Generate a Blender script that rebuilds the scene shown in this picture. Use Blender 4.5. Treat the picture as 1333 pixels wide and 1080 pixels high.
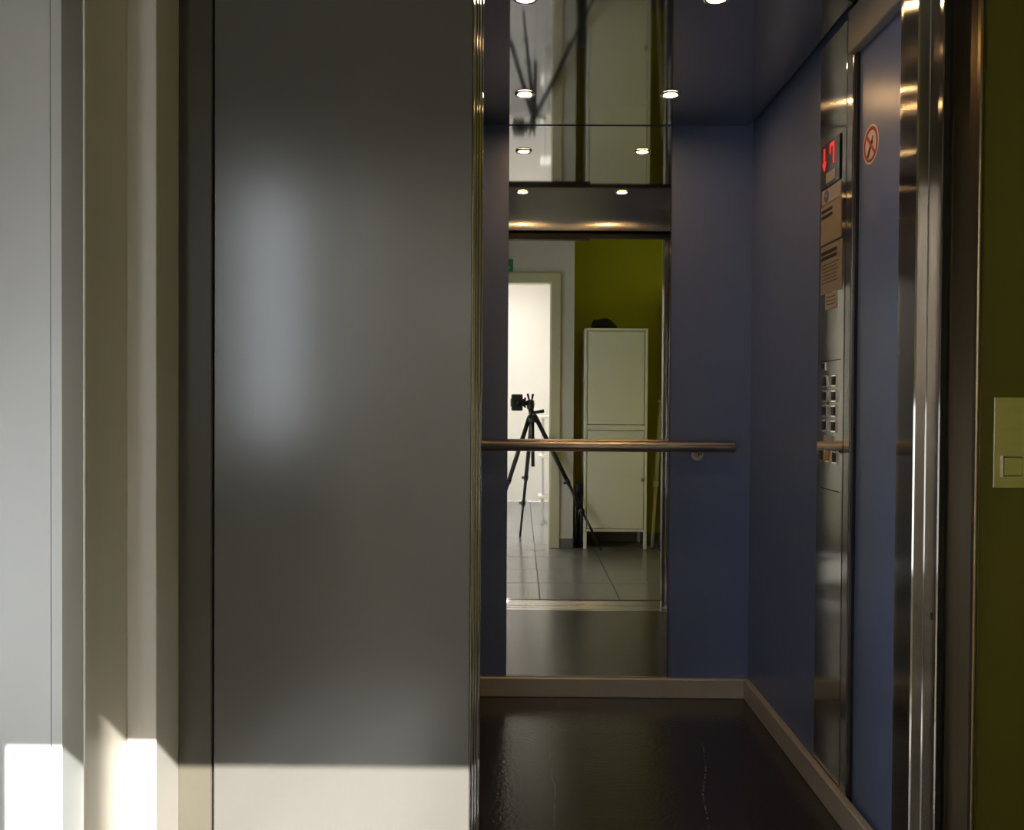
import bpy, bmesh, math, random
from mathutils import Vector, Matrix
random.seed(3)
S = bpy.context.scene
COL = S.collection
for o in list(bpy.data.objects):
    bpy.data.objects.remove(o, do_unlink=True)
R = math.radians

# ------------------------------------------------------------------ camera, sky, sun, exposure
cam = bpy.data.cameras.new('camera'); cam_o = bpy.data.objects.new('camera', cam); COL.objects.link(cam_o)
cam.sensor_fit = 'HORIZONTAL'; cam.sensor_width = 36.0; cam.lens = 36.0 * 1150 / 1333
cam.clip_start = 0.005; cam.clip_end = 60
cam_o.matrix_world = Matrix.Translation((0, 0, 1.10)) @ (Matrix.Rotation(R(0.468), 4, 'Z') @
    Matrix.Rotation(R(90 - 0.85), 4, 'X') @ Matrix.Rotation(R(0.35), 4, 'Z'))
S.camera = cam_o

SKY_STRENGTH = 8.0
w = bpy.data.worlds.new('sky'); S.world = w; w.use_nodes = True
bg = w.node_tree.nodes['Background']
bg.inputs['Color'].default_value = (0.91, 0.945, 1.0, 1); bg.inputs['Strength'].default_value = SKY_STRENGTH

SUN_DIR = Vector((-0.15, 1.0, -0.851))
sun = bpy.data.lights.new('sun', 'SUN'); sun.energy = 85.0; sun.angle = R(0.3); sun.color = (1.0, 0.97, 0.93)
sun_o = bpy.data.objects.new('sun', sun); COL.objects.link(sun_o)
sun_o.rotation_euler = SUN_DIR.to_track_quat('-Z', 'Y').to_euler(); sun_o.location = (0, -4, 6)

S.view_settings.view_transform = 'Standard'; S.view_settings.look = 'None'
S.view_settings.gamma = 1.0; S.view_settings.use_curve_mapping = False
S.view_settings.exposure = 0.22
S.cycles.max_bounces = 14; S.cycles.diffuse_bounces = 6; S.cycles.glossy_bounces = 8
S.cycles.transparent_max_bounces = 12; S.cycles.transmission_bounces = 6
S.cycles.use_denoising = True

def portal(name, loc, sx, sy, direction):
    l = bpy.data.lights.new(name, 'AREA'); l.shape = 'RECTANGLE'; l.size = sx; l.size_y = sy
    l.cycles.is_portal = True
    o = bpy.data.objects.new(name, l); COL.objects.link(o); o.location = loc
    o.rotation_euler = Vector(direction).to_track_quat('-Z', 'Y').to_euler()
portal('skylight_portal', (-0.125, -0.98, 2.58), 1.25, 0.77, (0, 0, -1))
portal('added_window_portal', (-1.64, 1.15, 0.725), 0.85, 0.9, (1, 0, 0))
portal('added_skylight_portal', (-0.275, -2.195, 2.58), 0.95, 1.51, (0, 0, -1))
portal('window_portal', (-0.99, -0.18, 1.45), 0.22, 1.02, (0, 1, 0))

# ------------------------------------------------------------------ materials
def mat(name, base, rough=0.5, metal=0.0, spec=0.5, emit=None, estr=0, coat=0.0, coat_rough=0.05,
        noise=0.0, nscale=8.0, bump=0.0, bscale=60.0, rvar=0.0, stretch=(1, 1, 1), aniso=0.0, tangent=None):
    m = bpy.data.materials.new(name); m.use_nodes = True
    nt = m.node_tree; N = nt.nodes; L = nt.links
    p = N['Principled BSDF']
    p.inputs['Base Color'].default_value = (*base, 1); p.inputs['Roughness'].default_value = rough
    p.inputs['Metallic'].default_value = metal; p.inputs['Specular IOR Level'].default_value = spec
    p.inputs['Coat Weight'].default_value = coat; p.inputs['Coat Roughness'].default_value = coat_rough
    if emit:
        p.inputs['Emission Color'].default_value = (*emit, 1); p.inputs['Emission Strength'].default_value = estr
    if noise or bump or rvar:
        tc = N.new('ShaderNodeTexCoord'); mp = N.new('ShaderNodeMapping'); mp.inputs['Scale'].default_value = stretch
        L.new(tc.outputs['Object'], mp.inputs['Vector'])
    if noise:
        n = N.new('ShaderNodeTexNoise'); n.inputs['Scale'].default_value = nscale; n.inputs['Detail'].default_value = 5
        L.new(mp.outputs['Vector'], n.inputs['Vector'])
        r = N.new('ShaderNodeMapRange'); r.inputs['To Min'].default_value = 1 - noise; r.inputs['To Max'].default_value = 1 + noise
        r.inputs['From Min'].default_value = 0.3; r.inputs['From Max'].default_value = 0.7
        L.new(n.outputs['Fac'], r.inputs['Value'])
        mx = N.new('ShaderNodeVectorMath'); mx.operation = 'SCALE'; mx.inputs[0].default_value = base
        L.new(r.outputs['Result'], mx.inputs['Scale']); L.new(mx.outputs['Vector'], p.inputs['Base Color'])
    if rvar:
        n = N.new('ShaderNodeTexNoise'); n.inputs['Scale'].default_value = nscale * 1.7; n.inputs['Detail'].default_value = 4
        L.new(mp.outputs['Vector'], n.inputs['Vector'])
        r = N.new('ShaderNodeMapRange'); r.inputs['To Min'].default_value = max(0.01, rough - rvar); r.inputs['To Max'].default_value = rough + rvar
        r.inputs['From Min'].default_value = 0.3; r.inputs['From Max'].default_value = 0.7
        L.new(n.outputs['Fac'], r.inputs['Value']); L.new(r.outputs['Result'], p.inputs['Roughness'])
    if bump:
        n = N.new('ShaderNodeTexNoise'); n.inputs['Scale'].default_value = bscale; n.inputs['Detail'].default_value = 3
        L.new(mp.outputs['Vector'], n.inputs['Vector'])
        b = N.new('ShaderNodeBump'); b.inputs['Strength'].default_value = bump; b.inputs['Distance'].default_value = 0.002
        L.new(n.outputs['Fac'], b.inputs['Height']); L.new(b.outputs['Normal'], p.inputs['Normal'])
    if aniso:
        p.inputs['Anisotropic'].default_value = aniso
        if tangent:
            v = N.new('ShaderNodeCombineXYZ')
            for i, k in enumerate('XYZ'): v.inputs[k].default_value = tangent[i]
            L.new(v.outputs[0], p.inputs['Tangent'])
        else:   # vertical grain: the highlight spreads sideways
            g = N.new('ShaderNodeNewGeometry'); c = N.new('ShaderNodeVectorMath'); c.operation = 'CROSS_PRODUCT'
            c.inputs[1].default_value = (0, 0, 1)
            L.new(g.outputs['Normal'], c.inputs[0]); L.new(c.outputs['Vector'], p.inputs['Tangent'])
    return m

def glass_mat(name, tint=(0.95, 0.97, 0.97)):
    m = bpy.data.materials.new(name); m.use_nodes = True
    nt = m.node_tree; N = nt.nodes; L = nt.links; N.remove(N['Principled BSDF'])
    t = N.new('ShaderNodeBsdfTransparent'); t.inputs['Color'].default_value = (*tint, 1)
    g = N.new('ShaderNodeBsdfGlossy'); g.inputs['Roughness'].default_value = 0.02
    f = N.new('ShaderNodeFresnel'); f.inputs['IOR'].default_value = 1.3
    mx = N.new('ShaderNodeMixShader')
    L.new(f.outputs[0], mx.inputs[0]); L.new(t.outputs[0], mx.inputs[1]); L.new(g.outputs[0], mx.inputs[2])
    L.new(mx.outputs[0], N['Material Output'].inputs['Surface'])
    return m

def car_floor_mat():
    m = mat('black_stone_vinyl', (0.026, 0.020, 0.016), rough=0.21, spec=1.0, bump=0.40, bscale=75)
    nt = m.node_tree; N = nt.nodes; L = nt.links; p = N['Principled BSDF']
    tc = N.new('ShaderNodeTexCoord')
    sep = N.new('ShaderNodeSeparateXYZ'); L.new(tc.outputs['Object'], sep.inputs[0])
    n = N.new('ShaderNodeTexNoise'); n.inputs['Scale'].default_value = 3.5; n.inputs['Detail'].default_value = 6
    L.new(tc.outputs['Object'], n.inputs['Vector'])
    speck = N.new('ShaderNodeTexNoise'); speck.inputs['Scale'].default_value = 45; speck.inputs['Detail'].default_value = 6
    L.new(tc.outputs['Object'], speck.inputs['Vector'])
    def mth(op, a, b=None):
        q = N.new('ShaderNodeMath'); q.operation = op
        for i, x in enumerate((a, b)):
            if x is None: continue
            if isinstance(x, (int, float)): q.inputs[i].default_value = x
            else: L.new(x, q.inputs[i])
        return q.outputs[0]
    warp = mth('MULTIPLY', mth('SUBTRACT', n.outputs['Fac'], 0.5), 0.05)
    total = None
    for cx, sl, wd in ((0.060, 0.19, 0.0022), (0.105, 0.0, 0.0016)):
        d = mth('ABSOLUTE', mth('SUBTRACT', mth('SUBTRACT', mth('ADD', sep.outputs['X'], warp), mth('MULTIPLY', sep.outputs['Y'], sl)), cx))
        line = mth('LESS_THAN', d, wd)
        total = line if total is None else mth('ADD', total, line)
    brk = mth('MULTIPLY', mth('GREATER_THAN', speck.outputs['Fac'], 0.49), mth('LESS_THAN', sep.outputs['Y'], 2.85))
    vein = mth('MULTIPLY', total, brk)
    mix = N.new('ShaderNodeMix'); mix.data_type = 'RGBA'
    mix.inputs['A'].default_value = (0.026, 0.020, 0.016, 1); mix.inputs['B'].default_value = (0.10, 0.092, 0.085, 1)
    L.new(vein, mix.inputs['Factor']); L.new(mix.outputs['Result'], p.inputs['Base Color'])
    return m

M = dict(
    white=mat('white_wall_paint', (0.64, 0.62, 0.58), 0.6, noise=0.03, nscale=5, bump=0.06, bscale=120),
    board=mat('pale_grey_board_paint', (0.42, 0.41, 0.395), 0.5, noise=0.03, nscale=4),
    roomwhite=mat('bright_white_paint', (0.80, 0.745, 0.69), 0.6, noise=0.02, nscale=3),
    trimwhite=mat('satin_white_paint', (0.44, 0.40, 0.35), 0.4, noise=0.03, nscale=6, stretch=(1, 1, .3)),
    greytrim=mat('grey_plaster_edge', (0.44, 0.395, 0.33), 0.5, noise=0.06, nscale=6, stretch=(1, 1, .3)),
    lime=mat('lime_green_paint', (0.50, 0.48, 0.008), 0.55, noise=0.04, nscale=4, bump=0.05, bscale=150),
    shaded=mat('shaded_green_paint', (0.060, 0.050, 0.004), 0.55, noise=0.05, nscale=4, bump=0.05, bscale=150),  # same green as the niche, with shade worked into the colour
    ceil=mat('ceiling_paint', (0.65, 0.64, 0.61), 0.7, noise=0.02),
    cream=mat('cream_gloss_paint', (0.62, 0.58, 0.42), 0.3, noise=0.02),
    tile=mat('grey_porcelain_tile', (0.20, 0.195, 0.19), 0.2, noise=0.06, nscale=3),
    grout=mat('dark_grout', (0.05, 0.05, 0.05), 0.8, noise=0.1),
    skirt=mat('grey_tile_skirting', (0.17, 0.17, 0.16), 0.3, noise=0.08),
    panel=mat('grey_powder_coat', (0.060, 0.054, 0.0465), 0.225, spec=0.8, noise=0.03, nscale=3, bump=0.04, bscale=220),
    frame=mat('dark_grey_frame_paint', (0.050, 0.043, 0.031), 0.38, spec=0.25, noise=0.05, nscale=5, bump=0.08, bscale=200),
    black=mat('black_gap', (0.008, 0.008, 0.008), 0.6, noise=0.1),
    blue=mat('blue_laminate', (0.105, 0.140, 0.275), 0.30, spec=0.45, noise=0.03, nscale=20, bump=0.05, bscale=250),
    carceil=mat('polished_dark_steel', (0.50, 0.50, 0.51), 0.05, metal=1.0, noise=0.03, nscale=2),
    mirror=mat('mirror_glass', (0.86, 0.87, 0.85), 0.005, metal=1.0, noise=0.004),
    kick=mat('satin_brown_aluminium', (0.42, 0.375, 0.33), 0.38, metal=0.25, noise=0.05, nscale=5),
    steel=mat('brushed_steel', (0.50, 0.47, 0.43), 0.14, metal=1.0, aniso=1.0, noise=0.06, nscale=40, stretch=(6, 6, .05)),
    jamb=mat('dull_brushed_steel', (0.36, 0.33, 0.30), 0.14, metal=1.0, aniso=1.0, noise=0.04, nscale=40, stretch=(6, 6, .05)),
    cop=mat('polished_brushed_steel', (0.48, 0.45, 0.41), 0.11, metal=1.0, aniso=1.0, noise=0.04, nscale=40, stretch=(6, 6, .05)),
    rail=mat('brushed_rail_steel', (0.52, 0.47, 0.42), 0.28, metal=1.0, aniso=0.8, tangent=(1, 0, 0)),
    alu=mat('satin_aluminium', (0.50, 0.54, 0.60), 0.26, metal=1.0, noise=0.05, nscale=30, stretch=(.1, 4, 4)),
    chrome=mat('chrome_ring', (0.75, 0.70, 0.62), 0.12, metal=1.0, noise=0.02),
    lamp=mat('halogen_glow', (1, 0.9, 0.7), 0.4, emit=(1.0, 0.60, 0.26), estr=270, noise=0.01),
    cab=mat('white_enamelled_metal', (0.82, 0.80, 0.68), 0.4, noise=0.02, nscale=5),
    blackrub=mat('black_plastic', (0.018, 0.017, 0.016), 0.4, noise=0.15, nscale=30),
    blackmet=mat('black_anodised_tube', (0.03, 0.028, 0.027), 0.3, metal=0.5, noise=0.1, nscale=30),
    lens=mat('lens_glass', (0.01, 0.01, 0.015), 0.04, spec=0.8, noise=0.05),
    redpaint=mat('red_print', (0.40, 0.020, 0.018), 0.4, noise=0.05),
    palepink=mat('pale_sticker', (0.55, 0.44, 0.38), 0.45, noise=0.04),
    blackpr=mat('black_print', (0.012, 0.011, 0.010), 0.5, noise=0.1),
    paper=mat('beige_notice_plate', (0.27, 0.21, 0.145), 0.35, noise=0.08, nscale=30),
    paperw=mat('pale_notice_plate', (0.36, 0.32, 0.27), 0.4, noise=0.05, nscale=30),
    bluepr=mat('blue_print', (0.06, 0.08, 0.24), 0.4, noise=0.05),
    led=mat('red_led', (0.4, 0, 0), 0.4, emit=(1.0, 0.012, 0.02), estr=1.1, noise=0.02),
    display=mat('black_display_glass', (0.008, 0.008, 0.008), 0.12, noise=0.05),
    amber=mat('amber_button', (0.45, 0.20, 0.03), 0.35, noise=0.05),
    signgreen=mat('exit_sign_green', (0.02, 0.22, 0.13), 0.4, noise=0.03),
    signwhite=mat('exit_sign_white', (0.7, 0.75, 0.7), 0.4, noise=0.03),
    pole=mat('white_pole_enamel', (0.66, 0.66, 0.52), 0.35, noise=0.03),
    bag=mat('black_felt', (0.02, 0.02, 0.02), 0.9, noise=0.2, nscale=40, bump=0.4, bscale=80),
    callplate=mat('brushed_call_plate', (0.40, 0.37, 0.25), 0.30, metal=0.75, noise=0.05, nscale=30, stretch=(.1, 4, 4)),
    shelfgrey=mat('pale_grey_shelf_paint', (0.55, 0.55, 0.58), 0.45, noise=0.03),
    glass=glass_mat('clear_window_glass'),
    carfloor=car_floor_mat(),
)

# ------------------------------------------------------------------ mesh helpers
def a_box(bm, x0, x1, y0, y1, z0, z1, bev=0.0, seg=1):
    vs = [bm.verts.new((x, y, z)) for x in (x0, x1) for y in (y0, y1) for z in (z0, z1)]
    fs = [bm.faces.new([vs[i] for i in q]) for q in ((0, 1, 3, 2), (4, 6, 7, 5), (0, 4, 5, 1), (2, 3, 7, 6), (0, 2, 6, 4), (1, 5, 7, 3))]
    if bev:
        es = list({e for f in fs for e in f.edges})
        bmesh.ops.bevel(bm, geom=es, offset=bev, segments=seg, profile=0.5, affect='EDGES')
    return bm

def a_tube(bm, p0, p1, r0, r1=None, seg=14):
    p0 = Vector(p0); p1 = Vector(p1); r1 = r0 if r1 is None else r1
    d = (p1 - p0); q = d.to_track_quat('Z', 'Y').to_matrix()
    ring = []
    for p, r in ((p0, r0), (p1, r1)):
        ring.append([bm.verts.new(p + q @ Vector((r * math.cos(t), r * math.sin(t), 0))) for t in [2 * math.pi * k / seg for k in range(seg)]])
    for k in range(seg):
        bm.faces.new((ring[0][k], ring[0][(k + 1) % seg], ring[1][(k + 1) % seg], ring[1][k])).smooth = True
    bm.faces.new(ring[0][::-1]); bm.faces.new(ring[1])
    return bm

def a_lathe(bm, c, prof, axis='Z', seg=28, caps=True):
    """prof: (r, h) pairs from one end to the other along the axis"""
    rings = []
    for r, h in prof:
        row = []
        for k in range(seg):
            t = 2 * math.pi * k / seg; a, b = r * math.cos(t), r * math.sin(t)
            v = {'Z': (a, b, h), 'Y': (a, h, b), 'X': (h, a, b)}[axis]
            row.append(bm.verts.new(Vector(c) + Vector(v)))
        rings.append(row)
    for i in range(len(rings) - 1):
        for k in range(seg):
            bm.faces.new((rings[i][k], rings[i][(k + 1) % seg], rings[i + 1][(k + 1) % seg], rings[i + 1][k])).smooth = True
    if caps and prof[0][0] > 1e-5: bm.faces.new(rings[0][::-1])
    if caps and prof[-1][0] > 1e-5: bm.faces.new(rings[-1])
    bmesh.ops.recalc_face_normals(bm, faces=bm.faces)
    return bm

def a_prism(bm, poly, z0, z1):
    a = [bm.verts.new((x, y, z0)) for x, y in poly]; b = [bm.verts.new((x, y, z1)) for x, y in poly]
    n = len(poly)
    for i in range(n): bm.faces.new((a[i], a[(i + 1) % n], b[(i + 1) % n], b[i]))
    bm.faces.new(a[::-1]); bm.faces.new(b)
    bmesh.ops.recalc_face_normals(bm, faces=bm.faces)
    return bm

def obj(name, bm, m, parent=None, origin=None):
    bmesh.ops.recalc_face_normals(bm, faces=bm.faces)
    me = bpy.data.meshes.new(name); bm.to_mesh(me); bm.free()
    if isinstance(m, str): m = M[m]
    me.materials.append(m)
    o = bpy.data.objects.new(name, me); COL.objects.link(o)
    if parent is not None:
        o.parent = parent
        pw = parent
        off = Vector((0, 0, 0))
        while pw is not None: off += pw.location; pw = pw.parent
        me.transform(Matrix.Translation(-off))
    elif origin is not None:
        me.transform(Matrix.Translation(-Vector(origin))); o.location = origin
    return o

def box(name, x0, x1, y0, y1, z0, z1, m, parent=None, bev=0.0, seg=1):
    return obj(name, a_box(bmesh.new(), x0, x1, y0, y1, z0, z1, bev, seg), m, parent)

def tag(o, label, cat, group=None):
    o['label'] = label; o['category'] = cat
    if group: o['group'] = group
    return o

def thing(name, label, cat, loc, group=None):
    o = bpy.data.objects.new(name, None); o.empty_display_size = 0.05
    COL.objects.link(o); o.location = loc
    return tag(o, label, cat, group)

def struct(o, label=None, cat=None):
    o['kind'] = 'structure'
    if label: o['label'] = label
    if cat: o['category'] = cat
    return o

def sbox(name, x0, x1, y0, y1, z0, z1, m, label, cat, bev=0.0):
    return struct(box(name, x0, x1, y0, y1, z0, z1, m, None, bev), label, cat)

# ------------------------------------------------------------------ setting: landing and the room behind the camera
CEIL = 2.50
LX, RX = -1.55, 1.12                      # landing side walls
NB = -0.42                                # back of the green niche
floor = sbox('floor', -1.63, 1.22, -3.28, 1.70, -0.30, -0.012, 'grout', 'grey tiled landing floor running through the doorway', 'floor')
T = 0.447
tile_me = None
for ix in range(-5, 4):
    for iy in range(-10, 3):
        x0 = 0.125 + ix * T; y0 = 0.784 + iy * T
        x1 = min(x0 + T - 0.004, 1.118); y1 = min(y0 + T - 0.004, 1.694)
        xa = max(x0, -1.548); ya = max(y0, -3.198)
        if x1 - xa < 0.02 or y1 - ya < 0.02: continue
        box('tile', xa, x1, ya, y1, -0.011, 0.0 + random.uniform(-0.0004, 0.0), 'tile', floor, 0.0012)

# wall on the camera's side: white, with the doorway (x -0.735 .. 0.228) and the window
bm = bmesh.new()
a_box(bm, LX, -1.12, -0.17, -0.07, 0, CEIL)
a_box(bm, -0.86, -0.723, -0.17, -0.07, 0, CEIL); a_box(bm, -0.533, -0.492, -0.17, -0.07, 0, 2.02)
a_box(bm, -1.12, -0.86, -0.17, -0.07, 0, 0.92)
a_box(bm, -1.12, -0.86, -0.17, -0.07, 1.98, CEIL)
a_box(bm, -0.723, 0.25, -0.17, -0.07, 2.02, CEIL)
a_box(bm, 0.25, 0.41, -0.17, -0.07, 0, CEIL)
a_box(bm, 0.33, 0.41, -0.52, -0.17, 0, CEIL)
struct(obj('wall_back', bm, 'white'), 'white landing wall around the bright doorway', 'wall')
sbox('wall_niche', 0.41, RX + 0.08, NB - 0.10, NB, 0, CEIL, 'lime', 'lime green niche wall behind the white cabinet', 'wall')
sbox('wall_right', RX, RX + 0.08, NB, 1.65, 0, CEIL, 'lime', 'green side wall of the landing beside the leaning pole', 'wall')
WY0, WY1, WZ0, WZ1 = 0.75, 1.55, 0.30, 1.15  # unseen window, added and sized to brighten the landing from the left
bm = bmesh.new()
a_box(bm, LX - .08, LX, -0.17, WY0, 0, CEIL); a_box(bm, LX - .08, LX, WY1, 1.80, 0, CEIL)
a_box(bm, LX - .08, LX, WY0, WY1, 0, WZ0); a_box(bm, LX - .08, LX, WY0, WY1, WZ1, CEIL)
struct(obj('wall_left', bm, 'white'), 'white side wall of the landing with an added low window', 'wall')
bm = bmesh.new()
WM = (WY0 + WY1) / 2
for y0, y1 in ((WY0, WY0 + .05), (WM - .02, WM + .02), (WY1 - .05, WY1)): a_box(bm, LX - .07, LX - .01, y0, y1, WZ0, WZ1)
for y0, y1 in ((WY0 + .05, WM - .02), (WM + .02, WY1 - .05)):
    a_box(bm, LX - .07, LX - .01, y0, y1, WZ0, WZ0 + .05); a_box(bm, LX - .07, LX - .01, y0, y1, WZ1 - .05, WZ1)
w4 = struct(obj('window_added_left', bm, 'trimwhite'), 'added two light window in the left wall, brightening the landing', 'window')
for y0, y1 in ((WY0 + .05, WM - .02), (WM + .02, WY1 - .05)): box('pane', LX - .043, LX - .037, y0, y1, WZ0 + .05, WZ1 - .05, 'glass', w4)
sbox('ceiling', LX - 0.08, RX + 0.08, -0.17, 1.70, CEIL, CEIL + 0.04, 'ceil', 'white landing ceiling', 'ceiling')
# the room beyond the doorway
sbox('wall_room_left', -0.86, -0.78, -3.20, -0.17, 0, CEIL, 'roomwhite', 'white left wall of the room beyond the doorway', 'wall')
sbox('wall_room_right', 0.90, 0.98, -3.20, -0.52, 0, CEIL, 'roomwhite', 'white right wall of the room beyond the doorway', 'wall')
sbox('wall_room_end', -0.86, 0.98, -3.28, -3.20, 0, CEIL, 'roomwhite', 'bright white end wall seen through the doorway', 'wall')
SKX0, SKX1, SKY0, SKY1 = -0.75, 0.50, -1.365, -0.60
bm = bmesh.new()
S2X1, S2Y0, S2Y1 = 0.20, -2.95, -1.44  # second roof opening, added to throw sun on the floor by the lift door
a_box(bm, -0.86, 0.98, -3.28, S2Y0, CEIL, CEIL + 0.04); a_box(bm, -0.86, 0.98, S2Y1, SKY0, CEIL, CEIL + 0.04)
a_box(bm, -0.86, SKX0, S2Y0, S2Y1, CEIL, CEIL + 0.04); a_box(bm, S2X1, 0.98, S2Y0, S2Y1, CEIL, CEIL + 0.04)
a_box(bm, -0.86, 1.22, SKY1, -0.17, CEIL, CEIL + 0.04)
a_box(bm, -0.86, SKX0, SKY0, SKY1, CEIL, CEIL + 0.04)
a_box(bm, SKX1, 0.98, SKY0, SKY1, CEIL, CEIL + 0.04)
struct(obj('ceiling_room', bm, 'ceil'), 'white ceiling of the room beyond the doorway', 'ceiling')
# roof windows, the rear one added for its sun patch, and the narrow landing window
sk = bmesh.new()
a_box(sk, SKX0 - .04, S2X1 + .04, S2Y0 - .05, S2Y0, CEIL + .04, CEIL + .07); a_box(sk, SKX0 - .04, S2X1 + .04, S2Y1, S2Y1 + .02, CEIL + .04, CEIL + .07)
a_box(sk, SKX0 - .04, SKX0, S2Y0, S2Y1, CEIL + .04, CEIL + .07); a_box(sk, S2X1, S2X1 + .04, S2Y0, S2Y1, CEIL + .04, CEIL + .07)
sk2 = struct(obj('window_added_roof', sk, 'trimwhite'), 'added second roof window further back, putting sun on the landing floor', 'window')
box('pane', SKX0, S2X1, S2Y0, S2Y1, CEIL + .05, CEIL + .055, 'glass', sk2)
sk = bmesh.new()
a_box(sk, SKX0 - .04, SKX1 + .04, SKY0 - .03, SKY0, CEIL + .04, CEIL + .07)
a_box(sk, SKX0 - .04, SKX1 + .04, SKY1, SKY1 + .05, CEIL + .04, CEIL + .07)
a_box(sk, SKX0 - .04, SKX0, SKY0, SKY1, CEIL + .04, CEIL + .07)
a_box(sk, SKX1, SKX1 + .04, SKY0, SKY1, CEIL + .04, CEIL + .07)
skw = struct(obj('window_2', sk, 'trimwhite'), 'roof window with a white frame', 'window')
box('pane', SKX0, SKX1, SKY0, SKY1, CEIL + .05, CEIL + .055, 'glass', skw)
wf = bmesh.new()
a_box(wf, -1.12, -1.09, -0.15, -0.08, 0.92, 1.98); a_box(wf, -0.89, -0.86, -0.15, -0.08, 0.92, 1.98)
a_box(wf, -1.09, -0.89, -0.15, -0.08, 0.92, 0.95); a_box(wf, -1.09, -0.89, -0.15, -0.08, 1.95, 1.98)
win = struct(obj('window_1', wf, 'trimwhite'), 'narrow tall white framed window beside the doorway', 'window')
box('pane', -1.09, -0.89, -0.12, -0.115, 0.95, 1.95, 'glass', win)
box('window_sill', -1.14, -0.84, -0.08, -0.03, 0.895, 0.92, 'trimwhite', win, 0.004)

# doorway casing, lining
dc = bmesh.new()
for s0, s1 in ((0.234, 0.308), (-0.781, -0.709), (-0.5395, -0.485)):
    a_box(dc, s0, s1, -0.07, -0.052, 0, 2.070, 0.004)
a_box(dc, -0.709, 0.234, -0.07, -0.052, 1.995, 2.070, 0.004)
dr = struct(obj('door_1', dc, 'cream'), 'cream painted casing of the bright open doorway', 'door')
ln = bmesh.new()
a_box(ln, 0.228, 0.250, -0.172, -0.06, 0, 2.02); a_box(ln, -0.723, -0.703, -0.172, -0.06, 0, 2.02)
a_box(ln, -0.5435, -0.533, -0.172, -0.06, 0, 1.99); a_box(ln, -0.492, -0.481, -0.172, -0.06, 0, 1.99)
a_box(ln, -0.703, 0.228, -0.172, -0.06, 1.99, 2.02)
obj('lining', ln, 'cream', dr)
box('pane', -0.703, -0.5435, -0.122, -0.116, 0.0, 1.99, 'glass', dr)
bb = bmesh.new()
a_box(bb, 0.309, 0.410, -0.07, -0.062, 0, 0.072, 0.002); a_box(bb, LX, -0.782, -0.07, -0.062, 0, 0.072, 0.002)
struct(obj('baseboard_back', bb, 'skirt'), 'grey tile skirting below the white wall', 'baseboard')
sbox('baseboard_niche', 0.418, RX, NB, NB + 0.008, 0, 0.072, 'skirt', 'grey tile skirting below the lime niche wall', 'baseboard', 0.002)
bb = bmesh.new(); a_box(bb, 0.410, 0.418, NB + 0.008, -0.07, 0, 0.072, 0.002)
struct(obj('baseboard_left', bb, 'skirt'), 'grey skirting on the short side of the niche', 'baseboard')
sbox('baseboard_right', RX - 0.008, RX, NB + 0.008, 1.65, 0, 0.072, 'skirt', 'grey skirting along the right landing wall', 'baseboard', 0.002)

# lift side of the landing
bm = bmesh.new()
a_box(bm, 0.856, RX + .08, 1.65, 1.80, 0, CEIL)
a_box(bm, -0.666, 0.856, 1.65, 1.80, 2.06, CEIL)
struct(obj('wall_front', bm, 'shaded'), 'dark olive green wall, shade put into its colour, with the lift call plate', 'wall')
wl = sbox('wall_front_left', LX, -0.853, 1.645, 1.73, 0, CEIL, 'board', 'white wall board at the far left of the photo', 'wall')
wl.data.transform(Matrix.Translation((0, 0, 0)))
bm = bmesh.new()
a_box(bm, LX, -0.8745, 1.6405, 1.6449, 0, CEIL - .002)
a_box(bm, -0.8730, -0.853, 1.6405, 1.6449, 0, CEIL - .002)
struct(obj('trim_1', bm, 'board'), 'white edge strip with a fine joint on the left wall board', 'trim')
sbox('wall_front_recess', LX, -0.60, 1.745, 1.86, 0, CEIL, 'greytrim', 'recessed wall strip between the white board and the lift frame', 'wall')
bm = bmesh.new(); a_box(bm, -0.724, -0.720, 1.46, 1.745, 0, CEIL, 0.001)
struct(obj('trim_2', bm, 'greytrim'), 'thin greyish beige projecting board left of the lift frame', 'trim')
bm = bmesh.new(); a_box(bm, -0.720, -0.666, 1.615, 1.745, 0, CEIL, 0.0012)
struct(obj('trim_3', bm, 'trimwhite'), 'pale plaster upright between the beige upright and dark lift frame', 'trim')
bm = bmesh.new(); a_box(bm, -0.666, -0.600, 1.720, 1.80, 0, 2.06, 0.002)
a_box(bm, -0.600, 0.80, 1.720, 1.760, 2.00, 2.06)
struct(obj('door_2', bm, 'frame'), 'dark grey painted lift door frame', 'door')
sbox('trim_4', -0.600, -0.560, 1.765, 1.80, 0, 2.06, 'black', 'black gap between the dark frame and the lift door', 'trim')

# right jamb of the lift entrance
jb = bmesh.new()
a_prism(jb, [(0.777, 1.815), (0.777, 1.748), (0.7795, 1.745), (0.7985, 1.745), (0.8005, 1.743), (0.8005, 1.694), (0.8025, 1.691),
             (0.8045, 1.694), (0.8045, 1.815)], 0, 2.00)
j = struct(obj('door_3', jb, 'jamb'), 'brushed steel jamb on the right of the lift entrance', 'door')
box('key_slot', 0.7995, 0.8008, 1.709, 1.7135, 0.683, 0.697, 'blackpr', j)
sbox('trim_5', 0.8045, 0.8235, 1.712, 1.80, 0, 2.06, 'black', 'black groove behind the right steel jamb', 'trim')
jb = bmesh.new()
a_prism(jb, [(0.8235, 1.80), (0.8235, 1.702), (0.8260, 1.698), (0.8440, 1.651), (0.8455, 1.644), (0.8480, 1.6425), (0.8495, 1.646),
             (0.8520, 1.646), (0.8535, 1.643), (0.8560, 1.645), (0.8560, 1.80)], 0, 2.06)
struct(obj('trim_6', jb, mat('bronze_brown_steel', (0.22, 0.17, 0.11), 0.30, metal=1.0, aniso=0.6, noise=0.05, nscale=30, stretch=(5, 5, .1))),
       'splayed brown metal architrave beside the olive wall', 'trim')

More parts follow.
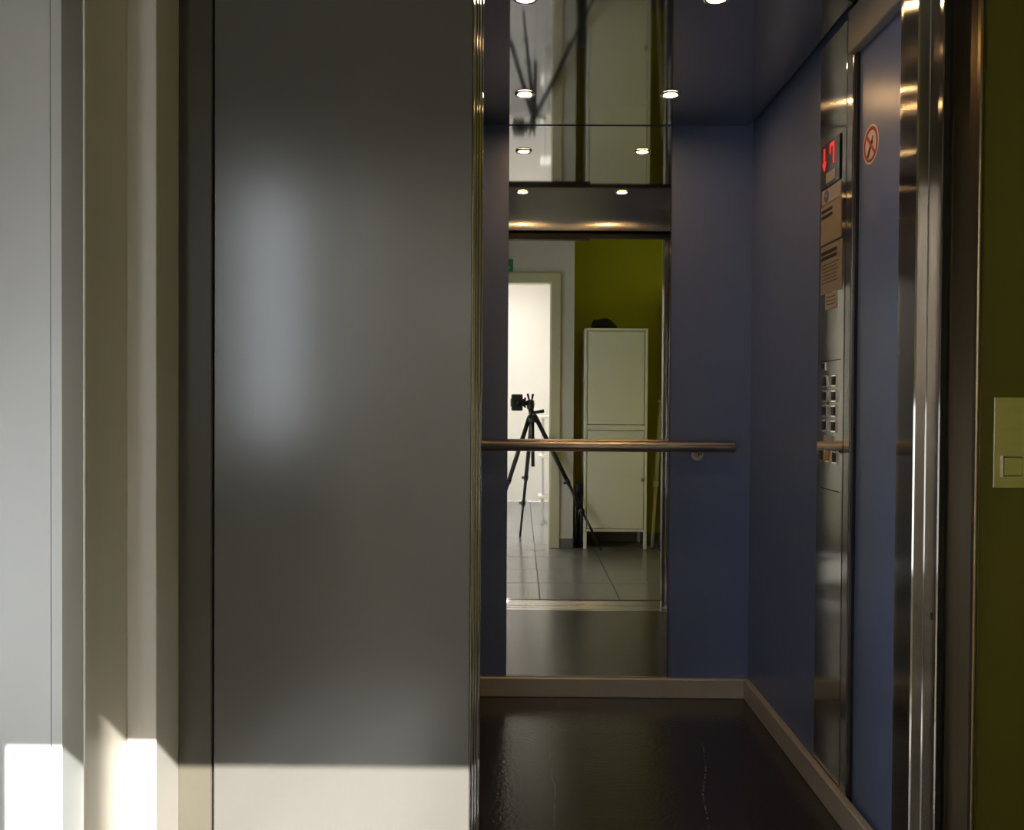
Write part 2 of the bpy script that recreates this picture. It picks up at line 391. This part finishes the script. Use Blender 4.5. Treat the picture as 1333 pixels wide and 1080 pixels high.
# ------------------------------------------------------------------ lift car
CL, CR, CB, CF, CH = -0.354, 0.862, 3.30, 1.885, 2.127
sbox('wall_rear', CL - .05, CR + .05, CB, CB + .05, 0, CH + .05, 'blue', 'blue laminate rear wall of the lift', 'wall')
sbox('wall_lift_left', CL - .05, CL, CF, CB, 0, CH + .05, 'blue', 'blue laminate left wall of the lift', 'wall')
sbox('wall_lift_right', CR, CR + .05, 2.345, CB, 0, CH + .05, 'blue', 'blue laminate right wall of the lift', 'wall')
sbox('wall_lift_right_front', CR + .012, CR + .05, CF - .04, 2.296, 0, CH + .05, 'blue', 'blue panel by the entrance with the no smoking sticker', 'wall')
bm = bmesh.new(); a_box(bm, CR - .0035, CR + .05, 2.305, 2.345, 0.075, CH, 0.0015)
struct(obj('trim_7', bm, 'steel'), 'narrow steel strip between control panel and blue panel', 'trim')
sbox('trim_8', CR + .004, CR + .05, 2.296, 2.305, 0, CH, 'black', 'dark joint beside the narrow steel strip', 'trim')
hd = bmesh.new()
a_box(hd, CR - .017, CR + .012, CF, 2.31, 2.006, CH - .012, 0.003)
struct(obj('trim_9', hd, mat('grey_beige_metal', (0.32, 0.29, 0.26), 0.4, metal=0.3, noise=0.04)), 'grey beige boxed header over the blue entrance panel', 'trim')
cfl = sbox('floor_lift', CL, CR, 1.935, CB, -0.02, 0.0, 'carfloor', 'near black stone look floor of the lift', 'floor')
bm = bmesh.new(); a_box(bm, CL + .008, CR - .012, CF - .02, CB - .006, CH, CH + .02, 0.002)
struct(obj('ceiling_lift', bm, 'carceil'), 'polished dark steel lift ceiling', 'ceiling')
sbox('ceiling_lift_shadow_gap', CL - .05, CR + .05, CF - .06, CB, CH + .022, CH + .05, 'black', 'black shadow gap around the lift ceiling', 'ceiling')
for nm, a, lab in (('baseboard_rear', (CL, CR, CB - .022, CB, 0, .072), 'satin brown skirting below the mirror wall of the lift'),
                   ('baseboard_lift_right', (CR - .022, CR, CF, CB - .022, 0, .075), 'satin brown skirting along the right lift wall'),
                   ('baseboard_lift_left', (CL, CL + .022, CF, CB - .022, 0, .075), 'satin brown skirting along the left lift wall')):
    bm = bmesh.new(); a_box(bm, *a, 0.003); struct(obj(nm, bm, 'kick'), lab, 'baseboard')
# front returns, transom, door tracks, sills
bm = bmesh.new(); a_box(bm, 0.80, CR + .05, 1.84, CF - .001, 0, CH + .05, 0.004)
struct(obj('trim_10', bm, 'steel'), 'steel front return of the lift on the right', 'trim')
sbox('trim_11', CL - .05, -0.10, CF - .012, CF, 0, CH + .05, 'steel', 'steel front return of the lift on the left', 'trim')
bm = bmesh.new(); a_box(bm, -0.10, 0.80, 1.845, 1.872, 2.012, CH + .05, 0.002)
struct(obj('trim_12', bm, 'steel'), 'brushed steel transom above the lift entrance', 'trim')
tr = bmesh.new(); a_box(tr, -0.55, 0.372, 1.795, 1.842, 1.972, 2.03); a_box(tr, 0.372, 0.80, 1.795, 1.835, 1.982, 2.03)
struct(obj('trim_13', tr, 'black'), 'stepped black door track under the steel transom', 'trim')
bm = bmesh.new()
for i, (y0, y1) in enumerate(((1.700, 1.722), (1.728, 1.750), (1.756, 1.778), (1.784, 1.812))): a_box(bm, -0.60, 0.80, y0, y1, -0.02, 0.0, 0.0015)
struct(obj('trim_14', bm, 'alu'), 'grooved aluminium landing sill', 'trim')
bm = bmesh.new()
for i, (y0, y1) in enumerate(((1.830, 1.852), (1.858, 1.880), (1.886, 1.934))): a_box(bm, -0.35, 0.80, y0, y1, -0.02, 0.001, 0.0015)
struct(obj('trim_15', bm, 'alu'), 'grooved aluminium sill of the lift', 'trim')
# closed lift shaft around the car
sh = bmesh.new()
a_box(sh, -1.63, -0.62, 1.86, 3.62, -0.3, 2.75); a_box(sh, CR + .20, 1.35, 1.80, 3.62, -0.3, 2.75)
a_box(sh, -0.62, CR + .20, 3.45, 3.62, -0.3, 2.75); a_box(sh, -0.62, CR + .20, 1.70, 3.45, -0.4, -0.3)
a_box(sh, -1.63, 1.35, 1.70, 3.62, 2.60, 2.75); a_box(sh, -1.63, 1.35, 1.80, 1.86, 2.06, 2.60)
struct(obj('wall_shaft', sh, 'black'), 'dark lift shaft around the car', 'wall')

# ------------------------------------------------------------------ doors standing open on the left
ld = thing('landing_door', 'wide dark grey sliding landing door standing open, sun on its foot', 'door', (-0.34, 1.73, 0))
box('door_panel', -0.594, -0.0935, 1.715, 1.750, 0.004, 1.995, 'panel', ld, 0.0015)
bm = bmesh.new(); a_box(bm, -0.0935, -0.0915, 1.717, 1.752, 0.004, 1.995, 0.0008); obj('edge_strip', bm, 'steel', ld)
cd = thing('lift_door', 'pair of steel lift door leaves seen edge on beside the dark door', 'door', (-0.3, 1.83, 0))
for nm, x, y0, y1 in (('door_leaf', -0.0870, 1.762, 1.787), ('door_leaf', -0.0835, 1.796, 1.818), ('door_leaf', -0.0790, 1.832, 1.868)):
    bm = bmesh.new(); a_box(bm, -0.53, x, y0, y1, 0.006, 1.97, 0.006, 3); obj(nm, bm, 'steel', cd)

# ------------------------------------------------------------------ mirror and handrail
mr = thing('mirror', 'tall frameless mirror on the rear wall of the lift', 'mirror', (0.258, CB, 0.073))
bm = bmesh.new(); a_box(bm, -0.043, 0.558, CB - .005, CB - .0005, 0.0735, CH - .003); obj('mirror_glass', bm, 'mirror', mr)
bm = bmesh.new(); a_box(bm, 0.5582, 0.5612, CB - .006, CB - .0005, 0.0735, CH - .003); obj('edge_strip', bm, 'black', mr)
hr = thing('handrail', 'round brushed steel handrail crossing in front of the mirror', 'handrail', (0.25, 3.24, 0.94))
bm = bmesh.new()
a_lathe(bm, (0, 3.237, 0.940), [(0.0185, -0.32), (0.0205, -0.318), (0.0205, 0.786), (0.0190, 0.789)], 'X', 32); obj('rail', bm, 'rail', hr)
for x in (-0.20, 0.665):
    bm = bmesh.new(); a_tube(bm, (x, 3.237, 0.926), (x, 3.243, 0.910), 0.007); a_tube(bm, (x, 3.243, 0.911), (x, CB - .004, 0.906), 0.007)
    b = obj('bracket', bm, 'steel', hr)
    bm = bmesh.new(); a_lathe(bm, (x, 0, 0.906), [(0.022, CB - .006), (0.024, CB - .004), (0.024, CB - .0003)], 'Y', 24); obj('mounting_disc', bm, 'steel', b)

# ------------------------------------------------------------------ ceiling downlights
for x, y, lab in ((0.012, 2.960, 'recessed warm downlight, back left one, in front of the mirror'),
                  (0.496, 2.960, 'recessed warm downlight, back right one, near the blue rear wall'),
                  (0.010, 2.259, 'recessed warm downlight, front left one, cut by the top of the photo'),
                  (0.494, 2.259, 'recessed warm downlight, front right one, cut by the top of the photo')):
    t = thing('downlight', lab, 'light', (x, y, CH), 'recessed downlights in the lift ceiling')
    bm = bmesh.new()
    a_lathe(bm, (x, y, CH), [(0.0335, -0.0005), (0.0340, -0.003), (0.031, -0.006), (0.0235, -0.005), (0.0225, -0.001), (0.0335, -0.0005)], 'Z', 32, False)
    obj('ring', bm, 'chrome', t)
    bm = bmesh.new(); a_lathe(bm, (x, y, CH), [(0.0222, -0.0008), (0.0215, -0.0025), (0.012, -0.0035), (0.001, -0.0037)], 'Z', 28)
    obj('bulb', bm, 'lamp', t)

# ------------------------------------------------------------------ control panel on the right wall
FX = CR - 0.004
cp = thing('control_panel', 'tall polished steel lift control panel with buttons, notices and red display', 'control panel', (CR, 2.449, 0.08))
bm = bmesh.new(); a_box(bm, FX, CR - .0003, 2.348, 2.551, 0.080, CH - .016, 0.001); obj('faceplate', bm, 'cop', cp)
def plate(name, y0, y1, z0, z1, m, proud=0.002, parent=cp, base=FX, bev=0.0006):
    bm = bmesh.new(); a_box(bm, base - proud, base + .0002, y0, y1, z0, z1, bev); return obj(name, bm, m, parent)
dsp = plate('display', 2.384, 2.531, 1.705, 1.826, 'display', 0.004)
DX = FX - 0.004
# red arrow
bm = bmesh.new()
a_box(bm, DX - .0012, DX + .0002, 2.4965, 2.5055, 1.772, 1.815)
v = [bm.verts.new((DX - .0012, yy, zz)) for yy, zz in ((2.516, 1.776), (2.486, 1.776), (2.501, 1.752))]
u = [bm.verts.new((DX + .0002, yy, zz)) for yy, zz in ((2.516, 1.776), (2.486, 1.776), (2.501, 1.752))]
bm.faces.new(v); bm.faces.new(u[::-1])
for k in range(3): bm.faces.new((v[k], v[(k + 1) % 3], u[(k + 1) % 3], u[k]))
obj('arrow', bm, 'led', dsp)
bm = bmesh.new()   # the figure 7 in bar segments
a_box(bm, DX - .0012, DX + .0002, 2.424, 2.458, 1.809, 1.817)
a_box(bm, DX - .0012, DX + .0002, 2.424, 2.4305, 1.784, 1.808); a_box(bm, DX - .0012, DX + .0002, 2.424, 2.4305, 1.757, 1.782)
a_box(bm, DX - .0012, DX + .0002, 2.4525, 2.458, 1.790, 1.808)
obj('digit', bm, 'led', dsp)
bm = bmesh.new(); a_box(bm, DX - .001, DX + .0002, 2.415, 2.485, 1.713, 1.742); obj('small_label', bm, 'paperw', dsp)
n1 = plate('notice', 2.381, 2.524, 1.659, 1.700, 'paperw'); n1['label'] = 'pale notice with a blue round symbol'
bm = bmesh.new(); a_lathe(bm, (FX - .002, 2.488, 1.680), [(0.0175, -0.0008), (0.0175, 0.0)], 'X', 20); obj('symbol', bm, 'bluepr', n1)
bm = bmesh.new(); a_lathe(bm, (FX - .0028, 2.488, 1.682), [(0.009, -0.0006), (0.009, 0.0)], 'X', 3); obj('symbol_mark', bm, 'paperw', n1)
n2 = plate('notice', 2.376, 2.530, 1.548, 1.656, 'paper'); n2['label'] = 'beige notice with two thick dark lines'
bm = bmesh.new()
for z in (1.640, 1.624): a_box(bm, FX - .0026, FX - .0018, 2.440, 2.526, z - .0045, z + .0045)
obj('print', bm, 'blackpr', n2)
n3 = plate('notice', 2.367, 2.527, 1.408, 1.541, 'paper'); n3['label'] = 'beige notice with dark heading and faint small print'
bm = bmesh.new()
for z in (1.522, 1.507): a_box(bm, FX - .0026, FX - .0018, 2.402, 2.524, z - .005, z + .005)
for z in (1.488, 1.478, 1.468, 1.458, 1.448, 1.438): a_box(bm, FX - .0026, FX - .0018, 2.385 + 0.02 * random.random(), 2.515, z - .0010, z + .0010)
obj('print', bm, 'blackpr', n3)
n4 = plate('notice', 2.400, 2.490, 1.362, 1.405, 'paperw'); n4['label'] = 'small pale label'
bm = bmesh.new()
for z in (1.395, 1.385, 1.375): a_box(bm, FX - .0026, FX - .0018, 2.412, 2.478, z - .0012, z + .0012)
obj('print', bm, 'blackpr', n4)
bm = bmesh.new(); a_box(bm, FX - .0008, FX + .0002, 2.37, 2.52, 1.218, 1.2205); obj('seam', bm, 'blackpr', cp)
def button(y, z, cap='blackrub', s=0.017):
    b = plate('button', y - s, y + s, z - s, z + s, 'chrome', 0.004, bev=0.0015)
    bm = bmesh.new(); a_box(bm, FX - .0062, FX - .0036, y - s * .62, y + s * .62, z - s * .72, z + s * .72, 0.001)
    obj('button_cap', bm, cap, b); return b
for z in (1.163, 1.121, 1.080, 1.039):
    for y in (2.484, 2.412): button(y, z)
button(2.494, 1.205, s=0.012)
plate('small_plate', 2.415, 2.492, 0.988, 1.012, 'paperw', 0.0015)
for y, c in ((2.506, 'blackrub'), (2.456, 'amber'), (2.402, 'blackrub')): button(y, 0.955, c, 0.018)
bm = bmesh.new(); a_box(bm, FX - .0008, FX + .0002, 2.37, 2.52, 0.862, 0.8645); obj('seam', bm, 'blackpr', cp)

# no smoking sticker
SX = CR + .012
st = thing('no_smoking_sticker', 'round pale no smoking sticker with red ring on the blue panel', 'sign', (SX, 2.225, 1.745))
bm = bmesh.new(); a_lathe(bm, (SX, 2.222, 1.748), [(0.049, -0.001), (0.049, -0.0001)], 'X', 40); obj('disc', bm, 'palepink', st)
bm = bmesh.new()
def ring_x(bm, x, c, r0, r1, seg=40, th=0.0006):
    a_lathe(bm, (x, *c), [(r0, 0), (r1, 0), (r1, -th), (r0, -th), (r0, 0)], 'X', seg, False)
ring_x(bm, SX - .001, (2.222, 1.748), 0.035, 0.0435)
obj('ring', bm, 'redpaint', st)
def slanted(bm, c, ln, wd, ang, x0, x1):
    u = Vector((0, math.cos(ang), math.sin(ang))); n = Vector((0, -math.sin(ang), math.cos(ang)))
    pts = [Vector((0, *c)) + u * a * ln / 2 + n * b * wd / 2 for a, b in ((-1, -1), (1, -1), (1, 1), (-1, 1))]
    A = [bm.verts.new(p + Vector((x0, 0, 0))) for p in pts]; B = [bm.verts.new(p + Vector((x1, 0, 0))) for p in pts]
    bm.faces.new(A); bm.faces.new(B[::-1])
    for k in range(4): bm.faces.new((A[k], A[(k + 1) % 4], B[(k + 1) % 4], B[k]))
bm = bmesh.new(); slanted(bm, (2.222, 1.748), 0.074, 0.008, R(45), SX - .0018, SX - .0009); obj('bar', bm, 'redpaint', st)
bm = bmesh.new(); slanted(bm, (2.227, 1.737), 0.046, 0.013, R(-52), SX - .0014, SX - .0009)
slanted(bm, (2.212, 1.758), 0.018, 0.006, R(100), SX - .0014, SX - .0009); obj('cigarette', bm, 'blackpr', st)

# call plate on the olive wall
cl = thing('call_plate', 'brushed metal lift call plate with one square button on the olive wall', 'call button', (0.915, 1.65, 0.946))
bm = bmesh.new(); a_box(bm, 0.881, 0.949, 1.645, 1.6498, 0.946, 1.114, 0.001); obj('plate', bm, 'callplate', cl)
bm = bmesh.new(); a_box(bm, 0.897, 0.933, 1.6425, 1.6452, 0.968, 1.004, 0.001); bz = obj('button_surround', bm, 'blackrub', cl)
bm = bmesh.new(); a_box(bm, 0.8985, 0.9315, 1.6405, 1.6430, 0.9695, 1.0025, 0.0018, 2); obj('button', bm, 'callplate', cl)
bm = bmesh.new(); a_box(bm, 0.8955, 0.8972, 1.6405, 1.6452, 0.966, 1.006, 0.0005); obj('button_edge', bm, 'chrome', cl)

# ------------------------------------------------------------------ things seen in the mirror
# white metal cabinet in the niche
CX0, CX1, CY0, CY1 = 0.488, 0.962, -0.405, -0.035
cb = thing('cabinet', 'tall white two door metal cabinet on legs against the lime wall', 'cabinet', (0.725, -0.22, 0))
bm = bmesh.new()
a_box(bm, CX0, CX0 + .02, CY0, CY1, 0.13, 1.656, .003); a_box(bm, CX1 - .02, CX1, CY0, CY1, 0.13, 1.656, .003)
a_box(bm, CX0 + .02, CX1 - .02, CY0, CY1, 1.636, 1.656, .002); a_box(bm, CX0 + .02, CX1 - .02, CY0, CY1, 0.13, 0.150, .002)
a_box(bm, CX0 + .02, CX1 - .02, CY0, CY1, 0.892, 0.932, .002); a_box(bm, CX0 + .02, CX1 - .02, CY0, CY0 + .01, 0.15, 1.636)
obj('body', bm, 'cab', cb)
for z0, z1, kz in ((0.936, 1.632, None), (0.154, 0.888, 0.523)):
    bm = bmesh.new(); a_box(bm, CX0 + .025, CX1 - .025, CY1 - .022, CY1 - .003, z0, z1, .003); d = obj('door', bm, 'cab', cb)
    if kz:
        bm = bmesh.new(); a_lathe(bm, (CX1 - .036, CY1 - .003, kz), [(0.006, 0), (0.006, 0.012), (0.013, 0.016), (0.014, 0.022), (0.010, 0.026)], 'Y', 20)
        k = obj('knob', bm, 'alu', d); k['label'] = 'small metal knob'
    else:
        bm = bmesh.new(); a_lathe(bm, (CX1 - .034, CY1 - .003, 1.285), [(0.007, 0), (0.007, 0.006), (0.005, 0.008)], 'Y', 16); obj('lock', bm, 'cab', d)
for x in (CX0 + .012, CX1 - .012):
    for y in (CY0 + .012, CY1 - .012):
        bm = bmesh.new(); a_box(bm, x - .012, x + .012, y - .012, y + .012, 0.0, 0.13, .002); obj('leg', bm, 'cab', cb)
# dark pouch on the cabinet
bm = bmesh.new(); bmesh.ops.create_uvsphere(bm, u_segments=20, v_segments=12, radius=1)
for v in bm.verts:
    x, y, z = v.co
    k = 1 + 0.10 * math.sin(5 * x + 2 * y) + 0.07 * math.sin(9 * y + 3 * x)
    z2 = max(z, -0.35) + 0.35
    v.co = (0.100 * x * (abs(x) ** -0.12 if abs(x) > .01 else 1), 0.085 * y * k, z2 * 0.054 * k * (1.05 - 0.28 * x))
for f in bm.faces: f.smooth = True
for v in bm.verts: v.co += Vector((0.645, -0.16, 1.656))
tag(obj('pouch', bm, 'bag', None, (0.645, -0.16, 1.656)), 'flat slouched black pouch lying on top of the white cabinet', 'bag')
# white jointed pole
pl = thing('pole', 'slim white pole with a joint leaning beside the cabinet', 'pole', (1.01, -0.06, 0))
bm = bmesh.new(); p0 = Vector((1.010, -0.085, 0.004)); p1 = Vector((1.088, -0.20, 1.115)); pm = p0.lerp(p1, 0.43)
a_tube(bm, p0, pm, 0.0125); obj('lower_tube', bm, 'pole', pl)
bm = bmesh.new(); a_tube(bm, pm, p1, 0.0165); obj('upper_tube', bm, 'pole', pl)
bm = bmesh.new(); a_tube(bm, p0.lerp(p1, 0.41), p0.lerp(p1, 0.45), 0.022); obj('joint', bm, 'pole', pl)
bm = bmesh.new(); a_tube(bm, p0.lerp(p1, 0.985), p1 + (p1 - p0).normalized() * .006, 0.021); obj('cap', bm, 'pole', pl)
# folded light stand
fs = thing('folded_stand', 'folded black light stand upright between white wall corner and cabinet', 'stand', (0.452, -0.09, 0))
for k, (x, y, h) in enumerate(((0.434, -0.075, 0.47), (0.454, -0.088, 0.49), (0.472, -0.078, 0.45), (0.449, -0.115, 0.46))):
    bm = bmesh.new(); a_tube(bm, (x, y, 0.0), (x + .002, y, h), 0.0085, 0.010, 12); obj('leg' if k != 1 else 'column', bm, 'blackmet', fs)
bm = bmesh.new(); a_lathe(bm, (0.453, -0.09, 0.42), [(0.020, 0), (0.030, 0.01), (0.031, 0.055), (0.018, 0.075), (0.013, 0.085)], 'Z', 20); obj('collar', bm, 'blackrub', fs)
# exit sign above the doorway
ex = thing('exit_sign', 'small green escape sign above the bright doorway', 'sign', (-0.20, -0.07, 2.08))
box('plate', -0.345, -0.053, -0.0695, -0.064, 2.078, 2.173, 'signgreen', ex, 0.001)
bm = bmesh.new()
a_box(bm, -0.100, -0.088, -0.0642, -0.0632, 2.115, 2.158); a_box(bm, -0.108, -0.080, -0.0642, -0.0632, 2.100, 2.118)
obj('arrow', bm, 'signwhite', ex)
bm = bmesh.new(); a_lathe(bm, (-0.235, -0.0642, 2.150), [(0.010, 0), (0.010, 0.001)], 'Y', 16)
a_box(bm, -0.247, -0.225, -0.0642, -0.0632, 2.115, 2.137); a_box(bm, -0.262, -0.240, -0.0642, -0.0632, 2.095, 2.112); a_box(bm, -0.230, -0.212, -0.0642, -0.0632, 2.090, 2.113)
obj('figure', bm, 'signwhite', ex)
# white shelf ladder in the room
sf = thing('shelf_unit', 'white and pale grey shelf unit just inside the bright doorway', 'shelf', (0.40, -1.42, 0))
box('side_panel', 0.205, 0.225, -1.52, -1.32, 0.0, 0.98, 'shelfgrey', sf, 0.003)
box('side_panel', 0.575, 0.595, -1.52, -1.32, 0.0, 0.98, 'shelfgrey', sf, 0.003)
for z in (0.25, 0.61, 0.965): box('shelf', 0.178, 0.61, -1.53, -1.30, z - .012, z + .012, 'roomwhite', sf, 0.003)

# photo camera
pc = thing('photo_camera', 'black photo camera turned upright, lens facing the mirror', 'camera', (-0.017, -0.07, 1.09))
bm = bmesh.new(); a_box(bm, -0.060, 0.026, -0.105, -0.045, 1.033, 1.158, 0.010, 3); obj('body', bm, 'blackrub', pc)
bm = bmesh.new(); a_box(bm, -0.066, -0.058, -0.098, -0.052, 1.065, 1.125, 0.003); obj('viewfinder_hump', bm, 'blackrub', pc)
bm = bmesh.new(); a_lathe(bm, (-0.006, 0, 1.097), [(0.036, -0.050), (0.036, -0.036), (0.033, -0.035), (0.033, -0.020), (0.035, -0.019), (0.035, -0.010), (0.028, -0.010), (0.026, -0.018), (0.001, -0.018)], 'Y', 32)
ls = obj('lens', bm, 'blackrub', pc)
bm = bmesh.new(); a_lathe(bm, (-0.006, 0, 1.097), [(0.0255, -0.0178), (0.018, -0.014), (0.001, -0.0125)], 'Y', 28); obj('front_glass', bm, 'lens', ls)
bm = bmesh.new(); a_box(bm, 0.0262, 0.036, -0.100, -0.050, 1.065, 1.125, 0.002); obj('mount_plate', bm, 'blackmet', pc)

# tripod
tp = thing('tripod', 'black tripod with spread jointed legs carrying the camera', 'tripod', (0.10, -0.05, 0))
bm = bmesh.new()
a_box(bm, 0.0362, 0.050, -0.095, -0.055, 1.055, 1.135, 0.003)
a_tube(bm, (0.050, -0.075, 1.095), (0.075, -0.07, 1.085), 0.018); a_lathe(bm, (0.085, -0.065, 1.080), [(0.012, -0.045), (0.027, -0.030), (0.031, 0), (0.027, 0.03), (0.012, 0.04)], 'Z', 20)
a_tube(bm, (0.085, -0.065, 1.05), (0.10, -0.05, 1.00), 0.019, 0.026)
obj('head', bm, 'blackrub', tp)
for a, b in (((0.078, -0.06, 1.10), (0.062, -0.05, 1.162)), ((0.092, -0.065, 1.10), (0.103, -0.05, 1.160))):
    bm = bmesh.new(); a_tube(bm, a, b, 0.006, 0.009); obj('lever', bm, 'blackrub', tp)
bm = bmesh.new(); a_tube(bm, (0.11, -0.05, 1.020), (0.186, -0.045, 1.034), 0.012, 0.014); obj('handle', bm, 'blackrub', tp)
bm = bmesh.new(); a_lathe(bm, (0.10, -0.05, 0), [(0.026, 0.945), (0.042, 0.955), (0.044, 0.985), (0.030, 1.005), (0.022, 1.012)], 'Z', 24); obj('spider', bm, 'blackrub', tp)
bm = bmesh.new(); a_tube(bm, (0.10, -0.05, 0.945), (0.106, -0.05, 0.615), 0.014); obj('centre_column', bm, 'blackmet', tp)
for hip, foot in (((0.130, -0.043, 0.975), (0.619, 0.033, 0.0)), ((0.096, -0.085, 0.970), (0.013, -0.615, 0.0)), ((0.072, -0.040, 0.975), (-0.235, 0.040, 0.0))):
    h, f = Vector(hip), Vector(foot)
    g = h.lerp(f, 0.48); g2 = h.lerp(f, 0.70)
    bm = bmesh.new(); a_tube(bm, h, g, 0.0175, 0.016); lg = obj('leg', bm, 'blackmet', tp)
    bm = bmesh.new(); a_tube(bm, g, g2, 0.0125); obj('middle_tube', bm, 'blackmet', lg)
    bm = bmesh.new(); a_tube(bm, g2, h.lerp(f, 0.985), 0.0095); obj('lower_tube', bm, 'blackmet', lg)
    dv = (f - h).normalized(); side = dv.cross(Vector((0, 1, 0))).normalized()
    for p in (g, g2):
        bm = bmesh.new(); a_tube(bm, p - dv * .02, p + dv * .022, 0.019, 0.017); a_tube(bm, p + side * -.034, p + side * .018, 0.010)
        obj('lock', bm, 'blackrub', lg)
    bm = bmesh.new(); a_tube(bm, h.lerp(f, 0.975), f + Vector((0, 0, .002)), 0.012, 0.008); obj('foot', bm, 'blackrub', lg)
bpy.context.view_layer.update()
